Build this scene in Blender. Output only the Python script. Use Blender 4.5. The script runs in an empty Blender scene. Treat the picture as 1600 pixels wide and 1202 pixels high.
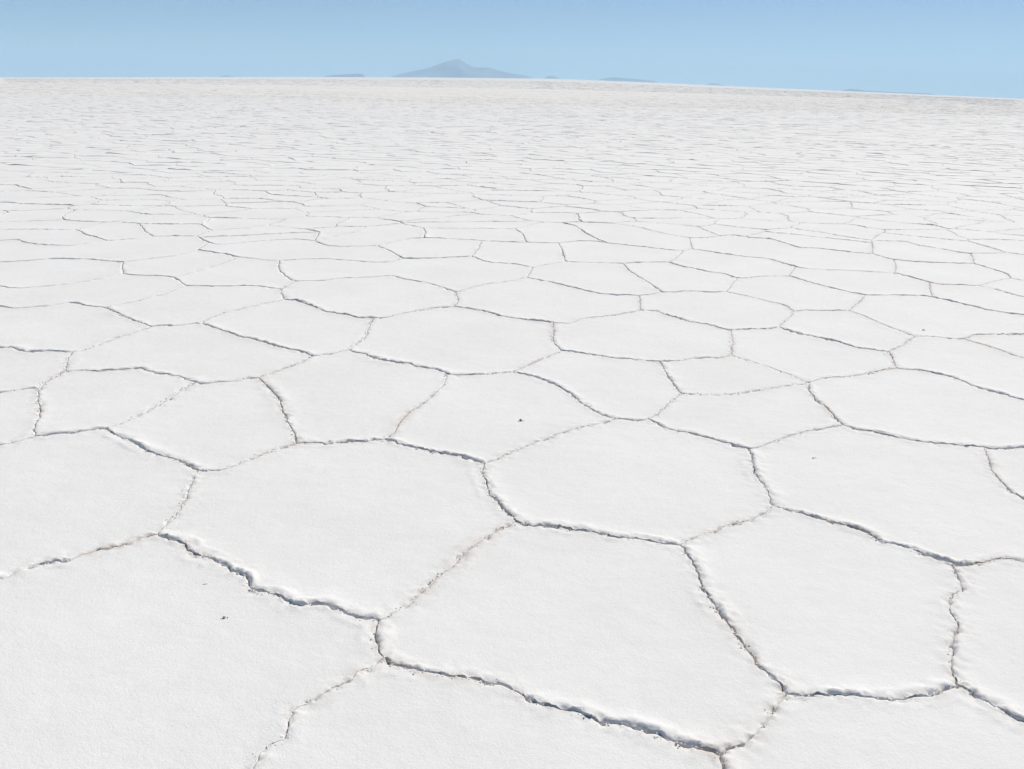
import bpy, bmesh, math, random
import numpy as np
from mathutils import Vector, Matrix
from mathutils.geometry import delaunay_2d_cdt

random.seed(7)
rng = np.random.default_rng(7)
scene = bpy.context.scene
C = scene.collection

# ------------------------------------------------------------------ camera, sky, sun, exposure
FPX, CXP, CYP = 1570.0, 800.0, 601.0
CAM_H = 1.6
PITCH = math.atan((601 - 138.5) / FPX)
ROLL = math.atan(33.0 / 1600.0)
Fv = np.array([0, math.cos(PITCH), -math.sin(PITCH)])
R0 = np.array([1.0, 0, 0])
U0 = np.cross(R0, Fv)
# the horizon drops to the right of the picture: the camera leans anticlockwise
Rv = R0 * math.cos(ROLL) + U0 * math.sin(ROLL)
Uv = np.cross(Rv, Fv)
cam = bpy.data.cameras.new('camera')
cam.sensor_width = 36.0
cam.lens = 36.0 * FPX / 1600.0
cam.clip_start = 0.05
cam.clip_end = 120000.0
co = bpy.data.objects.new('camera', cam)
C.objects.link(co)
m = Matrix(((Rv[0], Uv[0], -Fv[0], 0), (Rv[1], Uv[1], -Fv[1], 0), (Rv[2], Uv[2], -Fv[2], CAM_H), (0, 0, 0, 1)))
co.matrix_world = m
scene.camera = co

SUN_EL = math.radians(47)
SUN_AZ = math.radians(36)            # clockwise from straight ahead
world = bpy.data.worlds.new('World')
scene.world = world
world.use_nodes = True
wn = world.node_tree
bg = wn.nodes['Background']
sky = wn.nodes.new('ShaderNodeTexSky')
sky.sky_type = 'NISHITA'
sky.sun_disc = False
sky.sun_elevation = SUN_EL
sky.sun_rotation = SUN_AZ
sky.altitude = 3600
sky.air_density = 0.9
sky.dust_density = 0.3
sky.ozone_density = 3.0
wn.links.new(sky.outputs[0], bg.inputs[0])
bg.inputs[1].default_value = 0.079

sl = bpy.data.lights.new('sun', 'SUN')
sl.energy = 4.34
sl.angle = math.radians(0.5)
sl.color = (1.0, 0.942, 0.85)
so = bpy.data.objects.new('sun', sl)
C.objects.link(so)
SUN_DIR = Vector((math.sin(SUN_AZ) * math.cos(SUN_EL), math.cos(SUN_AZ) * math.cos(SUN_EL), math.sin(SUN_EL)))
so.rotation_euler = SUN_DIR.to_track_quat('Z', 'Y').to_euler()
SUN_H = np.array([math.sin(SUN_AZ), math.cos(SUN_AZ)])

scene.cycles.volume_bounces = 2
scene.view_settings.view_transform = 'Standard'
scene.view_settings.look = 'None'
scene.view_settings.exposure = 0.0
scene.view_settings.gamma = 1.0
scene.view_settings.use_curve_mapping = False

# ------------------------------------------------------------------ helpers
def ray(px, py):
    return Fv + Rv * (px - CXP) / FPX + Uv * (CYP - py) / FPX

def ground(px, py):
    """point of the level salt flat seen at photo pixel (px, py)"""
    d = ray(px, py)
    t = CAM_H / -d[2]
    return np.array([d[0] * t, d[1] * t])

def project(x, y, z=0.0):
    v = np.stack([x, y, z - CAM_H + 0 * x], -1) if not np.isscalar(x) else np.array([x, y, z - CAM_H])
    w = v @ Fv
    return CXP + FPX * (v @ Rv) / w, CYP - FPX * (v @ Uv) / w, w

def _hash(ix, iy, seed):
    h = (ix * 374761393 + iy * 668265263 + (seed * 974711 + 1013904223)) & 0xffffffff
    h = ((h ^ (h >> 13)) * 1274126177) & 0xffffffff
    h = ((h ^ (h >> 16)) * 668265263) & 0xffffffff
    return ((h ^ (h >> 15)) & 0xffffff) / float(0x7fffff) - 1.0

def vnoise(x, y, f, seed):
    """smooth value noise in -1..1"""
    x = np.asarray(x, float) * f + 10000.37
    y = np.asarray(y, float) * f + 10000.71
    ix, iy = np.floor(x), np.floor(y)
    u, v = x - ix, y - iy
    u = u * u * (3 - 2 * u); v = v * v * (3 - 2 * v)
    ix = ix.astype(np.int64); iy = iy.astype(np.int64)
    a = _hash(ix, iy, seed); b = _hash(ix + 1, iy, seed)
    c = _hash(ix, iy + 1, seed); d = _hash(ix + 1, iy + 1, seed)
    return (a * (1 - u) + b * u) * (1 - v) + (c * (1 - u) + d * u) * v

def fbm(x, y, f, seed, oct=3, gain=0.5):
    s, a, n = 0, 1.0, 0
    for k in range(oct):
        s = s + a * vnoise(x, y, f * 2.03 ** k, seed + 17 * k); n += a; a *= gain
    return s / n

def smooth(e0, e1, x):
    t = np.clip((x - e0) / (e1 - e0), 0, 1)
    return t * t * (3 - 2 * t)

def mesh_obj(name, verts, faces, mat, parent=None, smooth_shade=True, stain_shade=None):
    me = bpy.data.meshes.new(name)
    me.from_pydata([tuple(v) for v in verts], [], faces)
    me.materials.append(mat)
    if smooth_shade:
        me.polygons.foreach_set('use_smooth', [True] * len(me.polygons))
    if stain_shade is not None:
        me.attributes.new('stain_shade', 'FLOAT', 'POINT').data.foreach_set('value', np.asarray(stain_shade, dtype=np.float32))
    me.update()
    o = bpy.data.objects.new(name, me)
    C.objects.link(o)
    if parent: o.parent = parent
    return o

# ------------------------------------------------------------------ materials
def nodes_of(name):
    mt = bpy.data.materials.new(name); mt.use_nodes = True
    nt = mt.node_tree
    return mt, nt, nt.nodes['Principled BSDF']

def salt_material(name, base, spread, bump):
    mt, nt, b = nodes_of(name)
    N, L = nt.nodes, nt.links
    tc = N.new('ShaderNodeNewGeometry')
    def noise(scale, det, rough=0.6):
        n = N.new('ShaderNodeTexNoise'); n.inputs['Scale'].default_value = scale
        n.inputs['Detail'].default_value = det; n.inputs['Roughness'].default_value = rough
        L.new(tc.outputs['Position'], n.inputs['Vector']); return n
    big = noise(1.3, 4); mid = noise(14, 5, 0.7); grain = noise(260, 3, 0.7)
    mix = N.new('ShaderNodeMath'); mix.operation = 'MULTIPLY_ADD'
    L.new(mid.outputs['Fac'], mix.inputs[0]); mix.inputs[1].default_value = 0.6
    L.new(big.outputs['Fac'], mix.inputs[2])
    g2 = N.new('ShaderNodeMath'); g2.operation = 'MULTIPLY_ADD'
    L.new(grain.outputs['Fac'], g2.inputs[0]); g2.inputs[1].default_value = 0.35
    L.new(mix.outputs[0], g2.inputs[2])
    ramp = N.new('ShaderNodeValToRGB')
    ramp.color_ramp.elements[0].position = 0.55; ramp.color_ramp.elements[1].position = 1.0
    lo = [c - spread * w for c, w in zip(base, (1.0, 1.05, 1.25))]
    ramp.color_ramp.elements[0].color = (*lo, 1)
    ramp.color_ramp.elements[1].color = (*base, 1)
    sc = N.new('ShaderNodeMath'); sc.operation = 'MULTIPLY'; sc.inputs[1].default_value = 0.78
    L.new(g2.outputs[0], sc.inputs[0])
    L.new(sc.outputs[0], ramp.inputs[0])
    # warm mud stains along rims and cracks, also painted to offset bluish shade there
    at = N.new('ShaderNodeAttribute'); at.attribute_name = 'stain_shade'
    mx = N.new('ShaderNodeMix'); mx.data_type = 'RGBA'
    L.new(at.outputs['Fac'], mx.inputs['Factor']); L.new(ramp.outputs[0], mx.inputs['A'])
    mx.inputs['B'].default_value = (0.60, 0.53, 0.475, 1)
    L.new(mx.outputs['Result'], b.inputs['Base Color'])
    b.inputs['Roughness'].default_value = 0.85
    b.inputs['Specular IOR Level'].default_value = 0.25
    # relief: crystals, faint swellings
    v = N.new('ShaderNodeTexVoronoi'); v.inputs['Scale'].default_value = 120
    L.new(tc.outputs['Position'], v.inputs['Vector'])
    h1 = N.new('ShaderNodeMath'); h1.operation = 'MULTIPLY_ADD'
    L.new(v.outputs['Distance'], h1.inputs[0]); h1.inputs[1].default_value = -0.35
    L.new(grain.outputs['Fac'], h1.inputs[2])
    h2 = N.new('ShaderNodeMath'); h2.operation = 'MULTIPLY_ADD'
    L.new(mid.outputs['Fac'], h2.inputs[0]); h2.inputs[1].default_value = 3.0
    L.new(h1.outputs[0], h2.inputs[2])
    bp = N.new('ShaderNodeBump'); bp.inputs['Strength'].default_value = bump
    bp.inputs['Distance'].default_value = 0.0022
    L.new(h2.outputs[0], bp.inputs['Height'])
    L.new(bp.outputs[0], b.inputs['Normal'])
    return mt

SALT = salt_material('salt_crust', (0.84, 0.838, 0.83), 0.065, 0.5)
CRUMB = salt_material('grey_salt', (0.50, 0.49, 0.47), 0.12, 0.8)
PALE = salt_material('pale_grey_salt', (0.76, 0.75, 0.73), 0.1, 0.8)

def far_salt_material():
    mt, nt, b = nodes_of('distant_salt')
    N, L = nt.nodes, nt.links
    tc = N.new('ShaderNodeNewGeometry')
    n = N.new('ShaderNodeTexNoise'); n.inputs['Scale'].default_value = 0.035; n.inputs['Detail'].default_value = 8
    n.inputs['Roughness'].default_value = 0.65
    L.new(tc.outputs['Position'], n.inputs['Vector'])
    ramp = N.new('ShaderNodeValToRGB')
    ramp.color_ramp.elements[0].position = 0.3; ramp.color_ramp.elements[1].position = 0.7
    ramp.color_ramp.elements[0].color = (0.74, 0.725, 0.70, 1)  # darker than near salt: shade of unresolved ridges averaged into the colour
    ramp.color_ramp.elements[1].color = (0.80, 0.79, 0.77, 1)
    L.new(n.outputs['Fac'], ramp.inputs[0]); L.new(ramp.outputs[0], b.inputs['Base Color'])
    b.inputs['Roughness'].default_value = 0.95
    b.inputs['Specular IOR Level'].default_value = 0.0
    return mt
FAR = far_salt_material()

def rock_material():
    mt, nt, b = nodes_of('mountain_rock')
    N, L = nt.nodes, nt.links
    tc = N.new('ShaderNodeNewGeometry')
    n = N.new('ShaderNodeTexNoise'); n.inputs['Scale'].default_value = 0.0022; n.inputs['Detail'].default_value = 6
    L.new(tc.outputs['Position'], n.inputs['Vector'])
    ramp = N.new('ShaderNodeValToRGB')
    ramp.color_ramp.elements[0].position = 0.35; ramp.color_ramp.elements[1].position = 0.7
    ramp.color_ramp.elements[0].color = (0.07, 0.07, 0.10, 1)
    ramp.color_ramp.elements[1].color = (0.27, 0.25, 0.29, 1)
    L.new(n.outputs['Fac'], ramp.inputs[0]); L.new(ramp.outputs[0], b.inputs['Base Color'])
    b.inputs['Roughness'].default_value = 0.95
    return mt
ROCK = rock_material()

# ------------------------------------------------------------------ the crack network of the near salt
# nodes and cracks as seen in the photograph (pixel of the level ground), laid down on the ground
NODES = {
 'a': (246, 835), 'b': (591, 970), 'c': (598, 1029), 'd': (1126, 1180), 'e': (1228, 1085), 'f': (1499, 1075),
 'g': (1492, 883), 'h': (1207, 790), 'i': (1064, 852), 'j': (808, 816), 'k': (757, 725), 'l': (601, 687),
 'm': (464, 693), 'n': (310, 736), 'p': (164, 670), 'q': (54, 682), 'r': (60, 609), 's': (306, 597), 't': (404, 591),
 'u': (487, 557), 'v': (545, 547), 'w': (700, 585), 'x': (801, 581), 'y': (878, 549), 'z': (1031, 566),
 'aa': (1064, 615), 'ab': (1012, 655), 'ac': (962, 655), 'ad': (1170, 702), 'ae': (1317, 665), 'af': (1262, 599),
 'ag': (1400, 576), 'ah': (1390, 550), 'ai': (1144, 556), 'aj': (1142, 516), 'ak': (1216, 512), 'al': (1239, 487),
 'am': (1327, 486), 'an': (1429, 526), 'ao': (1352, 462), 'ap': (1457, 464), 'ar': (1505, 530), 'as': (1538, 700),
 'at': (112, 551), 'rt': (103, 580), 'au': (237, 511), 'av': (165, 481), 'aw': (315, 506), 'ax': (444, 469),
 'ay': (583, 497), 'az': (865, 505), 'ba': (710, 479), 'bb': (1001, 485), 'bc': (999, 462), 'bd': (712, 457),
 'be': (291, 447), 'bf': (272, 434), 'bg': (193, 428), 'bh': (372, 402), 'bi': (439, 452), 'bj': (461, 440),
 'bk': (437, 407), 'bl': (823, 434), 'bm': (1034, 456), 'bn': (973, 412), 'bo': (883, 409), 'bp': (1044, 410),
 'bq': (1067, 392), 'br': (1152, 435), 'bs': (1135, 456), 'bt': (1232, 431), 'bu': (1243, 417), 'bv': (1397, 427),
 'bw': (1396, 406), 'by': (1453, 441), 'bx': (1530, 447), 'bz': (1580, 435), 'ca': (1521, 412), 'cb': (1516, 396),
 'cc': (1363, 397), 'cd': (1362, 376), 'ce': (1573, 395), 'ch': (168, 376), 'ck': (325, 379), 'cl': (590, 384),
 'cm': (308, 391), 'cn': (192, 410), 'co': (629, 404), 'cp': (737, 401), 'cq': (832, 419), 'cr': (753, 376),
 'cs': (872, 380), 'ct': (640, 373), 'cu': (1081, 389), 'cv': (1077, 372),
}
# cracks that leave the frame: node -> (exit path..., strength)
EXITS_L = [('ch', [(160, 377), (130, 381), (115, 384), (67, 383), (40, 379), (25, 374), (0, 376)], .6, 0.3),
 ('cn', [(185, 410), (150, 406), (135, 405), (82, 404), (50, 407), (7, 410), (0, 410)], .7, 0.9),
 ('bg', [(175, 431), (150, 437), (95, 446), (72, 447), (37, 451), (10, 450), (0, 447)], .6, 0.35),
 ('av', [(135, 479), (112, 472), (67, 480), (37, 481), (12, 482), (0, 478)], .75, 0.8),
 ('at', [(75, 550), (37, 550), (20, 544), (0, 544)], .8, 0.3),
 ('r', [(51, 605), (30, 609), (0, 614)], .75, 0.6),
 ('q', [(32, 690), (0, 698)], .55, 0.7),
 ('a', [(216, 844), (189, 854), (155, 861), (101, 879), (88, 876), (71, 880), (51, 884), (13, 902), (0, 906)], .8, 0.8)]
EXITS_B = [('c', [(585, 1042), (560, 1051), (543, 1067), (513, 1081), (483, 1099), (454, 1114), (451, 1134), (442, 1156), (418, 1164),
           (405, 1188), (391, 1202)], .42, 0.45),
 ('d', [(1130, 1202)], .7, 0.5)]
EXITS_R = [('f', [(1526, 1090), (1560, 1107), (1587, 1127), (1600, 1130)], .95, 0.5),
 ('g', [(1502, 888), (1532, 881), (1566, 873), (1600, 879)], .75, 0.9),
 ('as', [(1546, 724), (1550, 738), (1575, 765), (1600, 784)], .6, 0.35),
 ('as', [(1550, 702), (1570, 703), (1600, 698)], .8, 0.8),
 ('ag', [(1433, 579), (1460, 584), (1490, 590), (1540, 610), (1567, 616), (1600, 627)], .9, 0.5),
 ('ar', [(1535, 538), (1570, 550), (1600, 560)], .25, 0.9),
 ('ar', [(1522, 524), (1560, 523), (1600, 523)], .65, 0.4),
 ('ap', [(1485, 471), (1510, 477), (1540, 484), (1575, 490), (1600, 494)], .8, 0.8),
 ('bx', [(1555, 452), (1585, 461), (1600, 465)], .5, 0.35),
 ('bz', [(1600, 439)], .6, 0.6),
 ('ce', [(1600, 399)], .6, 0.4)]
EDGES = [
 ('a', 'b', 1.0, [(250, 839), (270, 844), (286, 851), (295, 862), (305, 870), (317, 869), (332, 875), (339, 881), (355, 884), (362, 894),
   (370, 896), (386, 901), (387, 910), (392, 920), (420, 927), (435, 932), (466, 948), (506, 945), (540, 959), (564, 969), (584, 966)]),
 ('b', 'c', .8, [(587, 992), (593, 1017)]),
 ('b', 'j', .22, [(604, 965), (641, 943), (665, 921), (709, 883), (729, 862), (746, 851), (780, 827), (800, 819)]),
 ('c', 'd', 1.0, [(612, 1038), (631, 1043), (665, 1049), (692, 1055), (732, 1060), (783, 1070), (807, 1080), (834, 1096), (867, 1107),
   (901, 1110), (928, 1124), (955, 1132), (975, 1132), (1009, 1143), (1036, 1153), (1070, 1166), (1094, 1171)]),
 ('j', 'i', 1.0, [(827, 824), (867, 824), (894, 829), (921, 832), (942, 836), (962, 841), (996, 842), (1013, 847), (1036, 851)]),
 ('i', 'e', .75, [(1084, 884), (1097, 918), (1128, 962), (1151, 992), (1188, 1043), (1219, 1073)]),
 ('e', 'd', .65, [(1208, 1112), (1192, 1135), (1175, 1158), (1158, 1170), (1141, 1172)]),
 ('e', 'f', .9, [(1249, 1087), (1290, 1087), (1330, 1089), (1357, 1092), (1397, 1097), (1431, 1090), (1465, 1086)]),
 ('g', 'f', .5, [(1494, 901), (1504, 920), (1485, 938), (1483, 959), (1498, 979), (1488, 999), (1487, 1033), (1489, 1058)]),
 ('h', 'g', .85, [(1239, 800), (1296, 817), (1354, 832), (1374, 847), (1404, 852), (1465, 875)]),
 ('ad', 'h', .7, [(1175, 721), (1178, 741), (1191, 754), (1200, 770)]),
 ('i', 'h', .3, [(1090, 838), (1121, 830), (1134, 821), (1171, 815), (1198, 800)]),
 ('k', 'j', .75, [(753, 736), (758, 754), (764, 772), (787, 796)]),
 ('k', 'ac', .42, [(780, 717), (800, 707), (834, 694), (867, 681), (901, 670), (935, 663)]),
 ('l', 'k', .9, [(631, 697), (665, 704), (692, 709), (719, 713), (743, 721)]),
 ('m', 'l', .7, [(495, 692), (517, 694), (540, 690), (572, 691), (587, 687)]),
 ('m', 'n', .4, [(439, 699), (405, 713), (371, 726), (344, 736)]),
 ('t', 'm', .65, [(425, 610), (434, 622), (439, 634), (445, 650), (450, 662), (460, 675)]),
 ('p', 's', .15, [(190, 663), (225, 645), (262, 625), (290, 607)]),
 ('p', 'n', 1.0, [(182, 680), (200, 687), (213, 695), (225, 704), (250, 712), (282, 720)]),
 ('q', 'p', .75, [(87, 680), (105, 678), (120, 677), (142, 672)]),
 ('n', 'a', .18, [(300, 752), (294, 771), (280, 798), (268, 812)]),
 ('r', 'q', .4, [(61, 628), (62, 649), (53, 670)]),
 ('r', 'rt', .1, [(70, 598), (92, 586)]),
 ('rt', 'at', .1, [(104, 566)]),
 ('rt', 's', .75, [(125, 579), (152, 581), (175, 579), (197, 578), (220, 575), (240, 583), (265, 585), (285, 590), (300, 596)]),
 ('at', 'au', .22, [(135, 547), (162, 535), (187, 526), (215, 518)]),
 ('av', 'au', .75, [(175, 486), (200, 497), (217, 504)]),
 ('au', 'aw', .8, [(260, 509), (282, 509), (300, 506)]),
 ('aw', 'u', .9, [(332, 512), (355, 519), (372, 526), (400, 532), (425, 540), (450, 546), (472, 549)]),
 ('aw', 'ax', .3, [(322, 500), (350, 489), (382, 482), (410, 475)]),
 ('t', 'u', .5, [(422, 584), (457, 572), (477, 564)]),
 ('s', 't', .7, [(320, 601), (337, 597), (370, 596), (385, 590)]),
 ('u', 'v', .75, [(502, 555), (525, 552)]),
 ('v', 'w', .95, [(552, 551), (570, 553), (587, 561), (615, 567), (645, 570), (660, 575), (682, 578)]),
 ('v', 'ay', .15, [(560, 535), (572, 525), (576, 512)]),
 ('w', 'l', .18, [(694, 601), (675, 620), (662, 631), (640, 645), (624, 661), (617, 675)]),
 ('w', 'x', .65, [(712, 587), (745, 586), (780, 583)]),
 ('x', 'ac', .95, [(832, 588), (850, 594), (875, 606), (895, 618), (907, 630), (922, 640), (942, 650)]),
 ('x', 'y', .35, [(815, 576), (845, 562), (865, 554)]),
 ('az', 'y', .5, [(865, 520), (864, 535)]),
 ('y', 'z', .85, [(905, 552), (942, 556), (955, 560), (987, 561), (1015, 565)]),
 ('z', 'aa', .65, [(1036, 575), (1043, 588), (1056, 604)]),
 ('aa', 'ab', .2, [(1052, 625), (1040, 636), (1026, 649)]),
 ('ac', 'ab', .8, [(985, 656), (1000, 659)]),
 ('ab', 'ad', .95, [(1025, 661), (1040, 669), (1055, 674), (1082, 677), (1100, 684), (1125, 690), (1150, 697)]),
 ('aa', 'af', .08, [(1082, 616), (1135, 617), (1190, 609), (1235, 602)]),
 ('z', 'ai', .55, [(1065, 564), (1080, 560), (1102, 559), (1125, 560)]),
 ('ai', 'af', .12, [(1160, 561), (1205, 575), (1242, 589)]),
 ('af', 'ae', .65, [(1263, 611), (1275, 625), (1290, 636), (1302, 650)]),
 ('af', 'ag', .45, [(1287, 591), (1317, 590), (1340, 587), (1362, 582), (1385, 577)]),
 ('ad', 'ae', .5, [(1192, 698), (1210, 690), (1232, 682), (1265, 673), (1290, 669)]),
 ('ae', 'as', .9, [(1340, 672), (1375, 678), (1400, 684), (1430, 690), (1465, 694), (1500, 697), (1520, 698)]),
 ('ah', 'ag', .5, [(1396, 564)]),
 ('ah', 'an', .28, [(1410, 540)]),
 ('ak', 'ah', .9, [(1250, 522), (1287, 530), (1312, 536), (1340, 544), (1365, 547)]),
 ('aj', 'ak', .8, [(1170, 515), (1200, 514)]),
 ('aj', 'ai', .3, [(1146, 535), (1142, 545)]),
 ('ak', 'al', .15, [(1227, 501), (1235, 495)]),
 ('al', 'am', .5, [(1257, 485), (1295, 486)]),
 ('am', 'an', .35, [(1350, 494), (1365, 501), (1387, 510), (1412, 519)]),
 ('am', 'ao', .15, [(1340, 475)]),
 ('an', 'ar', .2, [(1455, 526), (1480, 529)]),
 ('ax', 'ay', .85, [(467, 471), (495, 482), (512, 489), (545, 493), (557, 497)]),
 ('ay', 'ba', .6, [(600, 497), (625, 491), (650, 486), (682, 481)]),
 ('ba', 'az', .85, [(750, 486), (775, 492), (800, 497), (832, 502)]),
 ('az', 'bb', .45, [(892, 506), (907, 499), (940, 495), (970, 491)]),
 ('bb', 'bc', .4, []),
 ('bb', 'aj', .9, [(1025, 485), (1037, 491), (1052, 495), (1075, 502), (1112, 509), (1130, 515)]),
 ('bd', 'ba', .2, [(717, 468)]),
 ('av', 'be', .35, [(180, 477), (220, 470), (262, 458)]),
 ('bf', 'be', .6, [(280, 440)]),
 ('bg', 'bf', .7, [(202, 430), (225, 431), (250, 431)]),
 ('bf', 'bh', .3, [(325, 419), (350, 411)]),
 ('be', 'bi', .65, [(325, 448), (350, 448), (400, 447), (425, 450)]),
 ('bi', 'ax', .5, [(440, 460)]),
 ('bi', 'bj', .25, [(452, 445)]),
 ('bk', 'bj', .5, [(434, 415), (437, 423), (447, 433)]),
 ('bj', 'bd', .55, [(490, 439), (510, 439), (520, 436), (560, 434), (587, 433), (612, 430), (630, 436), (657, 440), (685, 447)]),
 ('bd', 'bl', .55, [(745, 447), (780, 442), (800, 439)]),
 ('bl', 'bc', .7, [(855, 440), (877, 445), (912, 454), (940, 460), (975, 462)]),
 ('bc', 'bm', .6, [(1020, 460)]),
 ('bn', 'bm', .5, [(982, 423), (995, 431), (1015, 443)]),
 ('bl', 'cq', .2, []),
 ('cq', 'bo', .3, [(850, 414), (865, 412)]),
 ('bo', 'bn', .3, [(912, 410), (955, 411)]),
 ('bn', 'bp', .6, [(995, 410), (1025, 410)]),
 ('bq', 'bp', .3, [(1057, 403)]),
 ('bp', 'br', .8, [(1062, 416), (1087, 420), (1105, 425), (1127, 427)]),
 ('br', 'bs', .15, [(1144, 443)]),
 ('bm', 'bs', .6, [(1050, 457), (1075, 454), (1110, 457)]),
 ('bs', 'al', .25, [(1165, 462), (1200, 471), (1227, 477)]),
 ('br', 'bt', .6, [(1170, 435), (1185, 432), (1212, 432)]),
 ('bt', 'ao', .7, [(1257, 439), (1300, 451), (1330, 458)]),
 ('ao', 'ap', .7, [(1400, 462), (1430, 462)]),
 ('bt', 'bu', .2, []),
 ('cu', 'bu', .75, [(1117, 395), (1155, 400), (1185, 403), (1200, 404), (1222, 411)]),
 ('bu', 'bv', .6, [(1262, 421), (1300, 422), (1345, 424)]),
 ('bw', 'bv', .3, [(1400, 417)]),
 ('bv', 'by', .8, [(1420, 432), (1437, 437)]),
 ('by', 'bx', .7, [(1470, 445), (1495, 445)]),
 ('by', 'ap', .5, [(1452, 451)]),
 ('bx', 'bz', .4, [(1542, 443), (1565, 437)]),
 ('ca', 'bz', .8, [(1550, 421), (1573, 428)]),
 ('bw', 'ca', .65, [(1430, 409), (1455, 410), (1500, 412)]),
 ('cb', 'ca', .5, [(1520, 403)]),
 ('cc', 'bw', .7, [(1385, 404)]),
 ('cd', 'cc', .4, [(1363, 387)]),
 ('cv', 'cc', .7, [(1102, 372), (1125, 369), (1145, 367), (1175, 372), (1200, 373), (1212, 376), (1232, 382), (1250, 388), (1277, 388),
   (1292, 390), (1335, 395)]),
 ('cd', 'cb', .6, [(1385, 377), (1415, 377), (1437, 384), (1475, 390), (1500, 395)]),
 ('cb', 'ce', .65, [(1545, 396)]),
 ('ch', 'ck', .7, [(190, 375), (225, 372), (245, 369), (270, 369), (307, 369), (317, 375)]),
 ('ck', 'cl', .65, [(342, 382), (367, 381), (400, 377), (440, 375), (470, 374), (492, 377), (510, 384), (530, 386), (560, 385)]),
 ('ck', 'cm', .4, []),
 ('cm', 'bh', .9, [(332, 395), (355, 398)]),
 ('cn', 'cm', .4, [(205, 409), (237, 404), (270, 401), (295, 395)]),
 ('cn', 'bg', .5, [(190, 419)]),
 ('bh', 'bk', .6, [(397, 404), (420, 407)]),
 ('bk', 'co', .5, [(470, 405), (510, 404), (537, 406), (587, 410), (612, 409)]),
 ('cl', 'co', .7, [(612, 394)]),
 ('co', 'cp', .85, [(650, 404), (675, 404), (710, 402)]),
 ('cp', 'cq', .7, [(762, 410), (800, 412), (817, 415)]),
 ('cp', 'cr', .2, [(748, 387)]),
 ('cl', 'ct', .3, [(615, 378)]),
 ('ct', 'cr', .6, [(677, 372), (720, 374)]),
 ('cr', 'cs', .5, [(800, 378), (835, 379)]),
 ('cs', 'bo', .7, [(878, 391)]),
 ('cs', 'bq', .7, [(900, 377), (920, 376), (960, 381), (985, 384), (1017, 387), (1045, 391)]),
 ('bq', 'cu', .7, []),
 ('cu', 'cv', .3, []),
]
V, E = [], []          # vertices; edges (i, j, strength, [points between])
vid = {}
for k, (px, py) in NODES.items():
    vid[k] = len(V); V.append(ground(px, py))
for a_, b_, s_, pts in EDGES:
    E.append([vid[a_], vid[b_], s_, [ground(*p) for p in pts]])
ring = []
def exit_node(n, pts, s_, push, direction):
    P = [ground(*p) for p in pts]
    q = P[-1] + np.array(direction) * push
    V.append(q); i = len(V) - 1
    E.append([vid[n], i, s_, P])
    ring.append(i); return i
for n, pts, s_, push in EXITS_L: exit_node(n, pts, s_, push, (-1, -0.05))
ring.append(len(V)); V.append(ground(0, 1202) + np.array([-0.75, -0.15]))
for n, pts, s_, push in EXITS_B: exit_node(n, pts, s_, push, (-0.2, -1))
ring.append(len(V)); V.append(ground(1600, 1202) + np.array([0.1, -0.35]))
for n, pts, s_, push in EXITS_R: exit_node(n, pts, s_, push, (1, -0.05))
for i, j in zip(ring[:-1], ring[1:]):
    mid = (V[i] + V[j]) / 2
    E.append([i, j, 0.6, []])
n_manual_edges = len(E)

def trace_faces(V, E):
    """faces of the planar graph as lists of (edge, forward)"""
    out = {}
    for ei, (i, j, s_, pts) in enumerate(E):
        p1 = pts[0] if pts else V[j]; p2 = pts[-1] if pts else V[i]
        out.setdefault(i, []).append((math.atan2(p1[1] - V[i][1], p1[0] - V[i][0]), ei, True))
        out.setdefault(j, []).append((math.atan2(p2[1] - V[j][1], p2[0] - V[j][0]), ei, False))
    nxt = {}
    for v, lst in out.items():
        lst.sort(key=lambda t: t[0])
        n = len(lst)
        for k, (ang, ei, fw) in enumerate(lst):
            # arriving along the reverse of (ei, fw): leave on the next one clockwise
            _, e2, f2 = lst[(k - 1) % n]
            nxt[(ei, not fw)] = (e2, f2)
    seen, faces = set(), []
    for h in list(nxt):
        if h in seen: continue
        f, c = [], h
        while c not in seen:
            seen.add(c); f.append(c); c = nxt[c]
        faces.append(f)
    return faces

def loop_points(f, V, E):
    P = []
    for ei, fw in f:
        i, j, s_, pts = E[ei]
        seq = [V[i]] + pts if fw else [V[j]] + pts[::-1]
        P += seq
    return np.array(P)

def area(P):
    x, y = P[:, 0], P[:, 1]
    return 0.5 * np.sum(x * np.roll(y, -1) - y * np.roll(x, -1))

faces0 = trace_faces(V, E)
areas0 = [area(loop_points(f, V, E)) for f in faces0]
outer_face = faces0[int(np.argmin(areas0))]
M = loop_points(outer_face, V, E)          # outline of the traced region (clockwise)
good = [a_ for a_ in areas0 if a_ > 0]
print('traced plates', len(good), 'mean area', np.mean(good), 'median', np.median(good), 'min', min(good), 'max', max(good), 'negative', sum(a_ < 0 for a_ in areas0))

def inside(P, Q):
    """even-odd test of points Q in polygon P"""
    x, y = Q[:, 0][:, None], Q[:, 1][:, None]
    x1, y1 = P[:, 0], P[:, 1]; x2, y2 = np.roll(x1, -1), np.roll(y1, -1)
    c = ((y1 > y) != (y2 > y)) & (x < (x2 - x1) * (y - y1) / (y2 - y1 + 1e-30) + x1)
    return (c.sum(1) % 2) == 1

def near_seg(P, Q, chunk=2000):
    """distance of Q to the closed polyline P, nearest point and segment index"""
    A = P; B = np.roll(P, -1, 0); D = B - A; L2 = (D ** 2).sum(1) + 1e-18
    dd, nn, kk = [], [], []
    for s in range(0, len(Q), chunk):
        q = Q[s:s + chunk][:, None, :]
        t = np.clip(((q - A) * D).sum(2) / L2, 0, 1)
        c = A + t[..., None] * D
        d = np.sqrt(((q - c) ** 2).sum(2)); k = d.argmin(1); r = np.arange(len(k))
        dd.append(d[r, k]); nn.append(c[r, k]); kk.append(k)
    return np.concatenate(dd), np.concatenate(nn), np.concatenate(kk)

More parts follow.
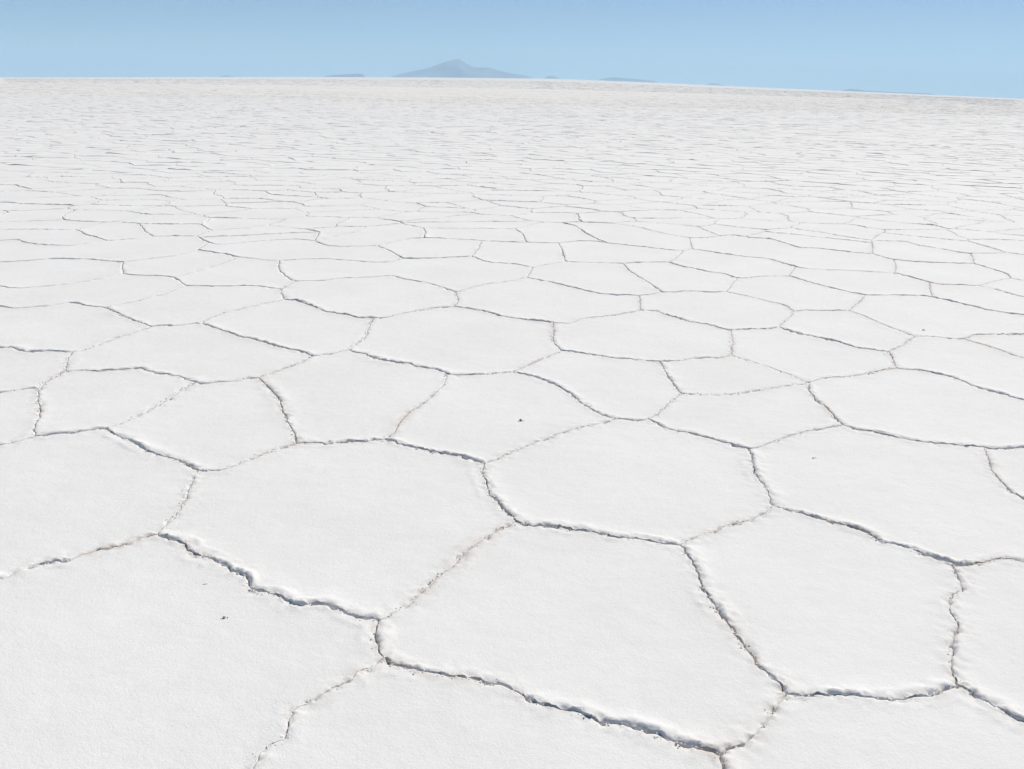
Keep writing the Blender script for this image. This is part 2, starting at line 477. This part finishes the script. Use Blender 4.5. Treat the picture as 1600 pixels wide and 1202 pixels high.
# ------------------------------------------------------------------ plates beyond the traced ones
SP = 0.86
Y_MAX = 112.0
seeds = []
row = 0
y = -4.0
while y < Y_MAX + 3:
    half = max(0.0, y) * 0.60 + 4.5
    nx = int(half / SP) + 1
    for k in range(-nx, nx + 1):
        seeds.append((k * SP + (0.5 * SP if row % 2 else 0), y))
    y += SP * 0.866; row += 1
seeds = np.array(seeds)
seeds += rng.uniform(-1, 1, seeds.shape) * 0.42 * SP
# a few plates missing: their neighbours grow
seeds = seeds[rng.uniform(size=len(seeds)) > 0.05]
ins = inside(M, seeds); dM, nM, _ = near_seg(M, seeds)
keep = (~ins) & (dM > 0.38 * SP)
seeds, dM, nM = seeds[keep], dM[keep], nM[keep]
mir = dM < 1.6 * SP
mirrors = 2 * nM[mir] - seeds[mir]
pts = np.concatenate([seeds, mirrors])
ns = len(seeds)
r_ = delaunay_2d_cdt([Vector(p) for p in pts], [], [], 0, 1e-7)
vco = np.array([tuple(v) for v in r_[0]]); orig = [o[0] for o in r_[3]]
tris = r_[2]
cc, tri_ids = [], []
for t in tris:
    (ax, ay), (bx, by), (cx, cy) = vco[t[0]], vco[t[1]], vco[t[2]]
    d = 2 * (ax * (by - cy) + bx * (cy - ay) + cx * (ay - by))
    if abs(d) < 1e-9: d = 1e-9
    ux = ((ax * ax + ay * ay) * (by - cy) + (bx * bx + by * by) * (cy - ay) + (cx * cx + cy * cy) * (ay - by)) / d
    uy = ((ax * ax + ay * ay) * (cx - bx) + (bx * bx + by * by) * (ax - cx) + (cx * cx + cy * cy) * (bx - ax)) / d
    cc.append((ux, uy)); tri_ids.append([orig[q] for q in t])
cc = np.array(cc)
dcc, ncc, kcc = near_seg(M, cc)
icc = inside(M, cc)
etri = {}
for ti, ids in enumerate(tri_ids):
    for q in range(3):
        e = tuple(sorted((ids[q], ids[(q + 1) % 3]))); etri.setdefault(e, []).append(ti)
touch = [any(i >= ns for i in ids) or icc[ti] for ti, ids in enumerate(tri_ids)]
tnode = {}
snaps = []                     # (segment, parameter, vertex) on M
def m_node(p, k):
    for (k2, t2, v2) in snaps:
        if np.hypot(*(V[v2] - p)) < 0.10: return v2
    V.append(np.array(p)); v = len(V) - 1
    A = M[k]; B = M[(k + 1) % len(M)]
    t = np.dot(p - A, B - A) / (np.dot(B - A, B - A) + 1e-18)
    snaps.append((k, t, v)); return v
vM = {}
for i, v in enumerate(V):
    pass
lim = lambda p: -3.6 < p[1] < Y_MAX + 2.5 and abs(p[0]) < max(0, p[1]) * 0.60 + 4.6
for (i, j), tt in etri.items():
    if i >= ns or j >= ns or len(tt) != 2: continue
    if not (lim(cc[tt[0]]) and lim(cc[tt[1]])): continue
    vv = []
    for ti in tt:
        if ti not in tnode:
            if touch[ti]:
                tnode[ti] = m_node(ncc[ti], kcc[ti])
            else:
                V.append(cc[ti].copy()); tnode[ti] = len(V) - 1
        vv.append(tnode[ti])
    if vv[0] != vv[1]:
        E.append([vv[0], vv[1], float(rng.uniform(0.25, 0.9)), []])
# split the outline of the traced region where the new cracks meet it
Mkey = {}
cursor = 0
bound = []                      # (edge, fw, start index in M, number of points)
for ei, fw in outer_face:
    n = 1 + len(E[ei][3]); bound.append((ei, fw, cursor, n)); cursor += n
by_edge = {}
for k, t, v in snaps:
    for ei, fw, s0, n in bound:
        if s0 <= k < s0 + n:
            by_edge.setdefault((ei, fw, s0, n), []).append((k - s0 + min(max(t, 0.001), 0.999), v)); break
dead = set()
for (ei, fw, s0, n), lst in by_edge.items():
    i, j, s_, p_ = E[ei]
    seq = p_ if fw else p_[::-1]
    a0, b0 = (i, j) if fw else (j, i)
    lst.sort()
    prev, last_t = a0, 0.0
    for t, v in lst + [(n, b0)]:
        mid = [seq[q - 1] for q in range(1, n) if last_t + 1e-4 < q < t - 1e-4]
        if prev != v: E.append([prev, v, s_, mid])
        prev, last_t = v, t
    dead.add(ei)
E = [e for k, e in enumerate(E) if k not in dead]
# drop dangling cracks and doubles
while True:
    deg = {}
    for e in E: deg[e[0]] = deg.get(e[0], 0) + 1; deg[e[1]] = deg.get(e[1], 0) + 1
    E2 = [e for e in E if deg[e[0]] > 1 and deg[e[1]] > 1]
    if len(E2) == len(E): break
    E = E2
seen_pair = {}; E2 = []
for e in E:
    key = (min(e[0], e[1]), max(e[0], e[1]))
    if not e[3] and key in seen_pair: continue
    seen_pair[key] = 1; E2.append(e)
E = E2
faces = trace_faces(V, E)

# ------------------------------------------------------------------ crack lines with their natural raggedness
def warp(P, dist_out):
    x, y = P[:, 0], P[:, 1]
    w = smooth(0.1, 1.2, dist_out)
    fx = 0.006 * fbm(x, y, 14, 1, 3) + 0.007 * fbm(x, y, 42, 3, 2) + w * (0.09 * fbm(x, y, 2.2, 5, 3) + 0.2 * fbm(x, y, 0.6, 7, 2))
    fy = 0.006 * fbm(x, y, 14, 2, 3) + 0.007 * fbm(x, y, 42, 4, 2) + w * (0.09 * fbm(x, y, 2.2, 6, 3) + 0.2 * fbm(x, y, 0.6, 8, 2))
    return P + np.stack([fx, fy], 1)

edge_pts, edge_mod = {}, {}
def raw_samples(ei):
    i, j, s_, p_ = E[ei]
    P = np.array([V[i]] + list(p_) + [V[j]])
    mid = P.mean(0); dist = math.hypot(*mid)
    step = 0.008 if dist < 4.6 else 0.016 if dist < 8 else 0.035 if dist < 20 else 0.12 if dist < 40 else 0.4
    seg = np.hypot(*(P[1:] - P[:-1]).T); L = np.concatenate([[0], np.cumsum(seg)])
    n = max(2, int(L[-1] / step) + 1)
    s = np.linspace(0, L[-1], n)
    Q = np.stack([np.interp(s, L, P[:, 0]), np.interp(s, L, P[:, 1])], 1)
    if n > 8 and len(P) > 2:      # round the corners of the traced line a little
        for _ in range(4):
            Q[1:-1] = 0.5 * Q[1:-1] + 0.25 * (Q[:-2] + Q[2:])
    return Q
# every crack becomes a ragged line, sampled once and shared by the plates on both sides
_raw = [raw_samples(ei) for ei in range(len(E))]
_all = np.concatenate(_raw)
_d, _, _ = near_seg(M, _all); _in = inside(M, _all)
_all = warp(_all, np.where(_in, 0, _d))
_m1 = 0.5 + 0.5 * fbm(_all[:, 0], _all[:, 1], 5.0, 31, 2); _m2 = 0.5 + 0.5 * fbm(_all[:, 0], _all[:, 1], 28.0, 33, 2)
_mod = np.clip(0.1 + 1.35 * _m1, 0.15, 1.3) * np.clip(0.3 + 1.3 * _m2, 0.15, 1.6)
_w = smooth(0.1, 1.5, np.where(_in, 0, _d))
_brk = smooth(-0.30, 0.12, fbm(_all[:, 0], _all[:, 1], 1.9, 35, 2))
_mod *= 1 - _w * (1 - (0.12 + 1.15 * _brk))
_o = 0
for ei, Q in enumerate(_raw):
    edge_pts[ei] = _all[_o:_o + len(Q)]; edge_mod[ei] = _mod[_o:_o + len(Q)]; _o += len(Q)

def loop_samples(f):
    P, S, G = [], [], []
    for ei, fw in f:
        Q, g = edge_pts[ei], edge_mod[ei]
        if not fw: Q, g = Q[::-1], g[::-1]
        P.append(Q[:-1]); G.append(g[:-1]); S.append(np.full(len(Q) - 1, E[ei][2]))
    return np.concatenate(P), np.concatenate(S), np.concatenate(G)

def blur(a, n):
    for _ in range(n):
        a = 0.5 * a + 0.25 * (np.roll(a, 1) + np.roll(a, -1))
    return a

BOT = -0.045
def rim_heights(P, S, mod, inward):
    """lip height of a plate along its edge"""
    x, y = P[:, 0], P[:, 1]
    dist = np.hypot(x, y)
    dot = inward @ SUN_H
    hi = smooth(-0.35, 0.55, dot)
    k = 1.08 - 0.20 * smooth(3.2, 6, dist) + 0.12 * smooth(8, 20, dist) - 0.25 * smooth(45, 100, dist)
    return (0.0022 + 0.0200 * k * S ** 1.3 * hi + 0.004 * S * (1 - hi)) * mod

def normals_in(P):
    T = np.roll(P, -1, 0) - np.roll(P, 1, 0)
    N = np.stack([-T[:, 1], T[:, 0]], 1)
    N /= np.hypot(N[:, 0], N[:, 1])[:, None] + 1e-12
    for k in range(2):
        N = 0.5 * N + 0.25 * (np.roll(N, 1, 0) + np.roll(N, -1, 0))
    N /= np.hypot(N[:, 0], N[:, 1])[:, None] + 1e-12
    return N

def plate_fine(P, S, G, scale):
    """near plate: dense along the broken rim, coarser inside"""
    N = normals_in(P)
    g = 0.0003 + 0.0024 * S ** 1.2 * np.clip(1.0 + 1.3 * fbm(P[:, 0], P[:, 1], 9, 41, 2), 0.05, 2)          # half the width of the crack
    B = P + N * g[:, None]
    A = blur(rim_heights(P, S, G, N), 3 if scale < 2 else 1)
    st = 0.008 * scale
    pts = []
    for r in (0.004, 0.009, 0.016, 0.025):
        jj = np.arange(len(B))
        q = B + N * (r * scale)
        pts.append(q[::1] if r < 0.012 else q[::2])
    lo, hi = B.min(0), B.max(0)
    def grid(sp, dmin, dmax):
        gx, gy = np.meshgrid(np.arange(lo[0], hi[0], sp), np.arange(lo[1], hi[1], sp))
        q = np.stack([gx.ravel(), gy.ravel()], 1)
        q += rng.uniform(-0.3, 0.3, q.shape) * sp
        q = q[inside(B, q)]
        if not len(q): return q
        d, _, _ = near_seg(B, q, 800)
        return q[(d > dmin) & (d < dmax)]
    pts.append(grid(0.012 * scale, 0.031 * scale, 0.075))
    pts.append(grid(0.034 * scale, 0.08, 9))
    rings = np.concatenate(pts[:4])
    rin = np.concatenate([np.full(len(p), r * scale) for p, r in zip(pts[:4], (0.004, 0.009, 0.016, 0.025))])
    ok = inside(B, rings); d, _, _ = near_seg(B, rings, 800)
    ok &= d > rin * 0.82
    Q = np.concatenate([rings[ok], pts[4], pts[5]])
    nb = len(B)
    allp = np.concatenate([B, Q])
    res = delaunay_2d_cdt([Vector(p) for p in allp], [(k, (k + 1) % nb) for k in range(nb)], [list(range(nb))], 1, 1e-6)
    X = np.array([tuple(v) for v in res[0]])
    fc = [list(t) for t in res[2]]
    d, near, kseg = near_seg(B, X, 800)
    Ax = A[kseg]
    # blend the lip height over a few neighbours so that it does not jump
    Ax = (A[kseg] + A[(kseg + 3) % nb] + A[(kseg - 3) % nb]) / 3 * 0.5 + A[kseg] * 0.5
    x, y = X[:, 0], X[:, 1]
    w = 0.030 * (1 + 0.5 * fbm(x, y, 6, 51, 2))
    prof = np.exp(-(np.maximum(d - 0.006, 0) / w) ** 1.25)
    nw = 0.014 + 0.024 * smooth(0.3, 0.7, 0.5 + 0.5 * fbm(x, y, 9, 91, 2))
    nose = 0.22 + 0.78 * smooth(-0.25, 1, d / nw)
    lumps = 0.0092 * fbm(x, y, 58, 61, 3, 0.65) * np.exp(-d / 0.030) * np.clip(Ax / 0.008, 0.45, 1.2)
    pits = -0.007 * smooth(0.25, 0.7, vnoise(x, y, 42, 71)) * np.exp(-d / 0.026)
    fringe = 0.0045 * np.exp(-((d - 0.042 * (1 + 0.35 * fbm(x, y, 5, 55, 2))) / 0.0085) ** 2) * smooth(-0.05, 0.45, fbm(x, y, 4.2, 57, 2)) * (0.4 + 0.6 * smooth(-0.3, 0.4, fbm(x, y, 45, 59, 2)))
    rough = 0.0022 * fbm(x, y, 130, 63, 2) * np.exp(-d / 0.03)
    z = Ax * prof * nose + lumps + rough + fringe + pits + 0.0035 * fbm(x, y, 2.3, 81, 3) + 0.0012 * fbm(x, y, 16, 83, 3)
    verts = np.column_stack([X, z])
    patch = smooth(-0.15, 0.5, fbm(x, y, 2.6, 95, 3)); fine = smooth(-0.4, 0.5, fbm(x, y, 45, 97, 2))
    stain_shade = np.exp(-d / 0.014) * (0.25 + 0.75 * patch) * (0.35 + 0.65 * fine) * 0.8 + np.exp(-d / 0.05) * fine * (0.3 + 0.7 * patch) * 0.24
    # skirt down into the crack
    used = {}
    cnt = {}
    for t in fc:
        for q in range(len(t)):
            e = (t[q], t[(q + 1) % len(t)]); cnt[e] = 1
    border = [e for e in cnt if (e[1], e[0]) not in cnt]
    extra, vmap = [], {}
    base = len(verts)
    for a_, b_ in border:
        for v in (a_, b_):
            if v not in vmap:
                vmap[v] = base + len(extra); extra.append((X[v][0], X[v][1], BOT))
    for a_, b_ in border:
        fc.append([b_, a_, vmap[a_], vmap[b_]])
    stain_shade = np.concatenate([stain_shade, np.full(len(extra), 0.8)])
    return np.concatenate([verts, np.array(extra)]), fc, stain_shade

def plate_ring(P, S, G, lod):
    """farther plate: rim and slope as rings, flat middle"""
    N = normals_in(P)
    A = rim_heights(P, S, G, N) * min(1.0, abs(area(P)) / 0.7)
    c = P.mean(0)
    n = len(P)
    g = 0.003
    B = P + N * g
    x, y = P[:, 0], P[:, 1]
    lay = [(B, np.full(n, BOT)), (B, A * 0.45), (P + N * (g + 0.009), A)]
    if lod < 3: lay.append((P + N * (g + 0.03), A * 0.45))
    w = 0.09
    inn = P + (c - P) * np.minimum(0.3, w / (np.hypot(*(c - P).T)))[:, None]
    lay.append((inn, np.full(n, 0.001)))
    verts = np.concatenate([np.column_stack([q, z]) for q, z in lay] + [np.array([[c[0], c[1], 0.002]])])
    fc = []
    for k in range(len(lay) - 1):
        for i in range(n):
            j = (i + 1) % n
            fc.append([k * n + i, k * n + j, (k + 1) * n + j, (k + 1) * n + i])
    k = len(lay) - 1; cv = len(verts) - 1
    for i in range(n):
        fc.append([k * n + i, k * n + (i + 1) % n, cv])
    stain_shade = np.zeros(len(verts)); stain_shade[:n] = 0.5; stain_shade[n:2 * n] = 0.35; stain_shade[2 * n:3 * n] = 0.12
    return verts, fc, stain_shade

# ------------------------------------------------------------------ base sheet with its horizon
# elevation of the far shoreline round the compass: a broad low swell of the flat, highest left of the middle
hp = [(0, 121), (240, 120.5), (480, 120), (680, 120.7), (860, 122.5), (1030, 129), (1200, 137), (1400, 145.5), (1600, 154.5)]
haz, hel = [], []
for px, py in hp:
    d = ray(px, py)
    haz.append(math.atan2(d[0], d[1])); hel.append(math.atan2(d[2], math.hypot(d[0], d[1])))
print('horizon elevations', [round(math.degrees(e), 3) for e in hel])
KA = [-math.pi, -1.4, haz[0] - .25] + haz + [haz[-1] + .25, 1.4, math.pi]
KE = [0, 0, max(0, hel[0] * .7)] + [max(0, e) for e in hel] + [0, 0, 0]
def swell(az):
    return np.interp(az, KA, KE)
def ground_z(x, y):
    r = np.hypot(x, y); az = np.arctan2(x, y)
    k = np.tan(swell(az))
    t = np.clip((r - Y_MAX + 1) / 300.0, 0, None)
    ramp = np.where(t < 1, 150.0 * t * t, (r - Y_MAX + 1) - 150.0)
    return k * ramp
def sheet():
    radii = [0.5, 1, 2, 4, 8, 16, 32, 60, 90, 108, 109.0, 109.2, 112, 120, 140, 170, 210, 260, 330, 420, 550, 750, 1000, 1400, 2000, 3000, 4500, 7000, 11000, 16000, 22000, 30000]
    az = [math.radians(a_ * 1.0) for a_ in range(-180, 180)]
    verts, fc = [(0, 0, BOT + 0.001)], []
    na = len(az)
    for r in radii:
        for a_ in az:
            x, y = r * math.sin(a_), r * math.cos(a_)
            front = abs(a_) < 0.56
            z = (BOT + 0.001) if r <= 109 else float(ground_z(x, y))
            if r > 109 and r < 120: z -= 0.0
            verts.append((x, y, z))
    for i in range(na):
        fc.append([0, 1 + (i + 1) % na, 1 + i])
    for k in range(len(radii) - 1):
        for i in range(na):
            j = (i + 1) % na
            fc.append([1 + k * na + i, 1 + k * na + j, 1 + (k + 1) * na + j, 1 + (k + 1) * na + i])
    return verts, fc
vs, fs = sheet()
flat = mesh_obj('salt_flat', vs, fs, SALT)
flat.data.materials.append(FAR)
for p in flat.data.polygons:
    c = p.center
    if math.hypot(c.x, c.y) > 109.1: p.material_index = 1
flat['kind'] = 'structure'
flat['label'] = 'white cracked salt flat reaching to the horizon'

# ------------------------------------------------------------------ build the plates
cand = []
for f in faces:
    P = loop_points(f, V, E)
    a_ = area(P)
    if a_ <= 0.01 or a_ > 12: continue
    c = P.mean(0)
    if np.hypot(*c) > Y_MAX - 1.5 and c[1] > 0: continue
    px, py, w = project(P[:, 0], P[:, 1])
    vis = bool(((w > 0.1) & (px > 0) & (px < 1600) & (py > 0) & (py < 1202)).any())
    cand.append((f, a_, c, vis, np.hypot(*c)))
cand.sort(key=lambda t: (not t[3], t[4]))
print('plates', len(cand), 'in view', sum(t[3] for t in cand))
ntri = 0
sv, sf, ss = [], [], []
off = 0
for k, (f, a_, c, vis, dist) in enumerate(cand):
    P, S, G = loop_samples(f)
    if area(P) <= 0: continue
    if vis and dist < 4.6:
        v, fc, sn = plate_fine(P, S, G, 1.0)
    elif vis and dist < 8.5:
        v, fc, sn = plate_fine(P, S, G, 1.8)
    elif vis and dist < 20:
        v, fc, sn = plate_fine(P, S, G, 3.5)
    else:
        v, fc, sn = plate_ring(P, S, G, 2 if dist < 25 else 3)
    ntri += len(fc) * 1.7
    if k < 300 and vis:
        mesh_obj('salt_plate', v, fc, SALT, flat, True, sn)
    else:
        sv.append(v); ss.append(sn); sf += [[i + off for i in t] for t in fc]; off += len(v)
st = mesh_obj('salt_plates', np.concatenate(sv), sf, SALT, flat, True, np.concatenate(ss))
st['kind'] = 'stuff'
print('tris about', int(ntri))

# beyond the plates: low broken ridges of the same crust, ever sparser and longer
def far_ridges():
    n = 60000
    u = rng.random(n)
    r = (Y_MAX - 1) * (1500.0 / (Y_MAX - 1)) ** u
    az = rng.uniform(-0.62, 0.62, n)
    x, y = r * np.sin(az), r * np.cos(az)
    z = ground_z(x, y)
    L = (0.35 + 0.5 * rng.random(n)) * (r / 110) ** 0.9
    h = (0.003 + 0.010 * rng.random(n) ** 2) * (r / 110) ** 0.6
    w = h * 1.6 + 0.01
    t = rng.uniform(0, math.pi, n)
    dx, dy = np.cos(t) * L, np.sin(t) * L
    nx_, ny_ = -np.sin(t) * w, np.cos(t) * w
    def pt(a_, b_, zz): return np.column_stack([x + a_ * dx + b_ * nx_, y + a_ * dy + b_ * ny_, zz])
    bend = rng.uniform(-6, 6, n)
    lay = [pt(-1, 0, z - .01), pt(0, -1 + bend, z - .01), pt(0, 1 + bend, z - .01), pt(1, 0, z - .01), pt(-.5, bend * .55, z + h * rng.uniform(.4, 1, n)), pt(.5, bend * .55, z + h * rng.uniform(.4, 1, n))]
    Vv = np.stack(lay, 1).reshape(-1, 3)
    F0 = [(0, 1, 4), (1, 5, 4), (1, 3, 5), (0, 4, 2), (2, 4, 5), (2, 5, 3)]
    ff = []
    for i in range(n):
        o = i * 6
        ff += [(a_ + o, b_ + o, c_ + o) for a_, b_, c_ in F0]
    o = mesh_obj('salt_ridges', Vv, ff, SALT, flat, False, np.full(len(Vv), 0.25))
    o['kind'] = 'stuff'
far_ridges()

# ------------------------------------------------------------------ loose salt crumbs along the rims
def crumb_mesh(verts, faces, x, y, z, r, seed):
    bm = bmesh.new()
    bmesh.ops.create_icosphere(bm, subdivisions=1, radius=1.0)
    rr = random.Random(seed)
    sx, sy, sz = rr.uniform(.7, 1.4), rr.uniform(.7, 1.3), rr.uniform(.45, .9)
    a_ = rr.uniform(0, 6.28); ca, sa = math.cos(a_), math.sin(a_)
    o = len(verts)
    for v in bm.verts:
        k = rr.uniform(.72, 1.2)
        px, py, pz = v.co.x * sx * k, v.co.y * sy * k, v.co.z * sz * k
        verts.append((x + r * (px * ca - py * sa), y + r * (px * sa + py * ca), z + r * (pz + sz * .5)))
    for f in bm.faces: faces.append([o + v.index for v in f.verts])
    bm.free()
ball = bmesh.new(); bmesh.ops.create_icosphere(ball, subdivisions=1, radius=1.0)
ball.verts.ensure_lookup_table()
BV = np.array([tuple(v.co) for v in ball.verts]); BF = [[v.index for v in f.verts] for f in ball.faces]; ball.free()
cvv, cff, coff = [], [], 0
for ei, Q in edge_pts.items():
    mid = Q.mean(0); dist = np.hypot(*mid)
    if dist > 8.5 or mid[1] < 0.5: continue
    s_ = E[ei][2]
    L = np.hypot(*(Q[1:] - Q[:-1]).T).sum()
    n = int(L * (220 + 160 * s_))
    for _ in range(n):
        k = rng.integers(len(Q) - 1)
        T = Q[k + 1] - Q[k]; T /= np.hypot(*T) + 1e-9
        o = abs(rng.normal()) * 0.013 * rng.choice([-1, 1])
        p = Q[k] + np.array([-T[1], T[0]]) * o
        r = 0.0009 + 0.0038 * rng.random() ** 4
        zz = 0.004 * math.exp(-abs(o) / 0.03) - 0.001
        B = BV * rng.uniform(.65, 1.25, (len(BV), 1)) * np.array([rng.uniform(.7, 1.3), rng.uniform(.7, 1.3), .7])
        cvv.append(B * r + np.array([p[0], p[1], zz - r * .05]))
        cff += [[i + coff for i in t] for t in BF]; coff += len(BV)
if cvv:
    cr = mesh_obj('salt_crumbs', np.concatenate(cvv), cff, SALT, None, False)
    cr['kind'] = 'stuff'; cr['label'] = 'small white salt crumbs scattered along the plate edges'

# single lumps that stand out on open plates
LUMPS = [(350, 966, .007, 'dark grey salt lump on open plate left of the long dark ridge'),
         (814, 658, .0095, 'grey elongated salt lump in the middle of a mid-distance plate'),
         (320, 913, .0045, 'faint pale grey lump just below the stepped dark ridge'),
         (1271, 716, .007, 'small pale lump alone on the broad plate at right'),
         (1443, 516, .009, 'tiny dark lump on a plate at right above a faint crack')]
for i, (px, py, r, lab) in enumerate(LUMPS):
    g = ground(px, py); vv, ff = [], []
    crumb_mesh(vv, ff, 0, 0, 0, r, 100 + i)
    crumb_mesh(vv, ff, r * 1.5, r * .4, 0, r * .6, 200 + i)
    crumb_mesh(vv, ff, -r * 1.2, -r * .5, 0, r * .45, 300 + i)
    o = mesh_obj('salt_lump', vv, ff, CRUMB if r > .0069 and i < 2 else PALE, None, False)
    z = 0.0035 * float(fbm(np.array([g[0]]), np.array([g[1]]), 2.3, 81, 3)[0])
    o.location = (g[0], g[1], z - .001)
    o['label'] = lab; o['category'] = 'salt lump'; o['group'] = 'grey salt lumps on the plates'

# ------------------------------------------------------------------ mountain and low hills on the far shore
def hill(name, label, prof, D, depth, seed, nv=30):
    """prof: skyline as photo pixels; built as a solid range of its own depth at distance D"""
    az, top, basez = [], [], []
    for px, py in prof:
        d = ray(px, py); a_ = math.atan2(d[0], d[1]); el = math.atan2(d[2], math.hypot(d[0], d[1]))
        az.append(a_); top.append(el)
    n = max(24, int((prof[-1][0] - prof[0][0]) / 1.5))
    aa = np.linspace(az[0], az[-1], n)
    el = np.interp(aa, az, top)
    fc = []
    t = np.repeat(np.linspace(-1, 1, nv + 1), n); A2 = np.tile(aa, nv + 1); E2_ = np.tile(el, nv + 1)
    r = D + t * depth
    x, y = r * np.sin(A2), r * np.cos(A2)
    g = ground_z(x, y)
    Hh = np.maximum(0.0, D * np.tan(E2_) + CAM_H - ground_z(D * np.sin(A2), D * np.cos(A2)))
    fall = np.maximum(0.0, 1 - np.abs(t) ** 1.15)
    spur = 1 + 1.3 * (1 - fall) * (0.3 + fall) * fbm(x, y, 1 / 420.0, seed, 4)
    z = g - 6 + (Hh + 6) * fall * spur
    verts = np.column_stack([x, y, z])
    for vi in range(nv):
        for ui in range(n - 1):
            q = vi * n + ui
            fc.append([q, q + 1, q + n + 1, q + n])
    o = mesh_obj(name, verts, fc, ROCK)
    o['kind'] = 'structure'; o['label'] = label
    return o
hill('mountain', 'blue hazy mountain with a pointed summit on the horizon',
     [(612, 119.6), (628, 115.5), (645, 111), (660, 108.5), (672, 105.5), (684, 101), (694, 97.5), (702, 95.5), (708, 94), (712, 92.3), (717, 92.5),
      (722, 95), (729, 99.5), (737, 104.5), (748, 106), (757, 105.2), (766, 106.5), (776, 109.5), (790, 113), (805, 116), (818, 117.5), (832, 121.5)],
     21000, 1500, 5)
hill('hill', 'low dark hill left of the mountain', [(506, 119.5), (522, 117.3), (545, 116), (560, 115), (567, 116.5), (571, 120)], 18000, 500, 9)
hill('hill', 'tiny dark hill just right of the mountain', [(850, 122), (856, 119.4), (862, 119), (868, 120), (874, 123)], 19000, 300, 11)
hill('hill', 'long low hazy hill right of the mountain', [(934, 125), (948, 121.8), (962, 121), (985, 123), (1005, 124.8), (1022, 127), (1030, 129)], 21000, 600, 13)
hill('hill', 'faint tiny rise between the low hazy hills', [(1105, 132.6), (1112, 130.2), (1122, 131.2), (1135, 134)], 21000, 400, 15)
hill('hill', 'thin dark line of hills near the right edge', [(1315, 141.8), (1328, 139.2), (1338, 139.6), (1350, 141.6), (1400, 144), (1440, 145.6), (1456, 146.4), (1462, 148.2)], 18500, 500, 17)
hill('hill', 'faint sliver of land far left of the mountain', [(340, 120.6), (352, 117.9), (358, 118), (368, 120.6)], 20000, 300, 19)

# ------------------------------------------------------------------ air
def haze_box():
    mt = bpy.data.materials.new('air'); mt.use_nodes = True
    nt = mt.node_tree; nt.nodes.clear()
    out = nt.nodes.new('ShaderNodeOutputMaterial')
    pv = nt.nodes.new('ShaderNodeVolumePrincipled')
    pv.inputs['Color'].default_value = (0.55, 0.80, 1.0, 1)
    pv.inputs['Density'].default_value = 0.00007
    pv.inputs['Anisotropy'].default_value = 0.0
    nt.links.new(pv.outputs[0], out.inputs['Volume'])
    X = 31000.0; z0, z1 = -8.0, 660.0
    v = [(-X, -X, z0), (X, -X, z0), (X, X, z0), (-X, X, z0), (-X, -X, z1), (X, -X, z1), (X, X, z1), (-X, X, z1)]
    f = [(0, 3, 2, 1), (4, 5, 6, 7), (0, 1, 5, 4), (1, 2, 6, 5), (2, 3, 7, 6), (3, 0, 4, 7)]
    o = mesh_obj('haze', v, f, mt, None, False)
    o['kind'] = 'stuff'; o['label'] = 'thin blue air over the salt flat'
haze_box()
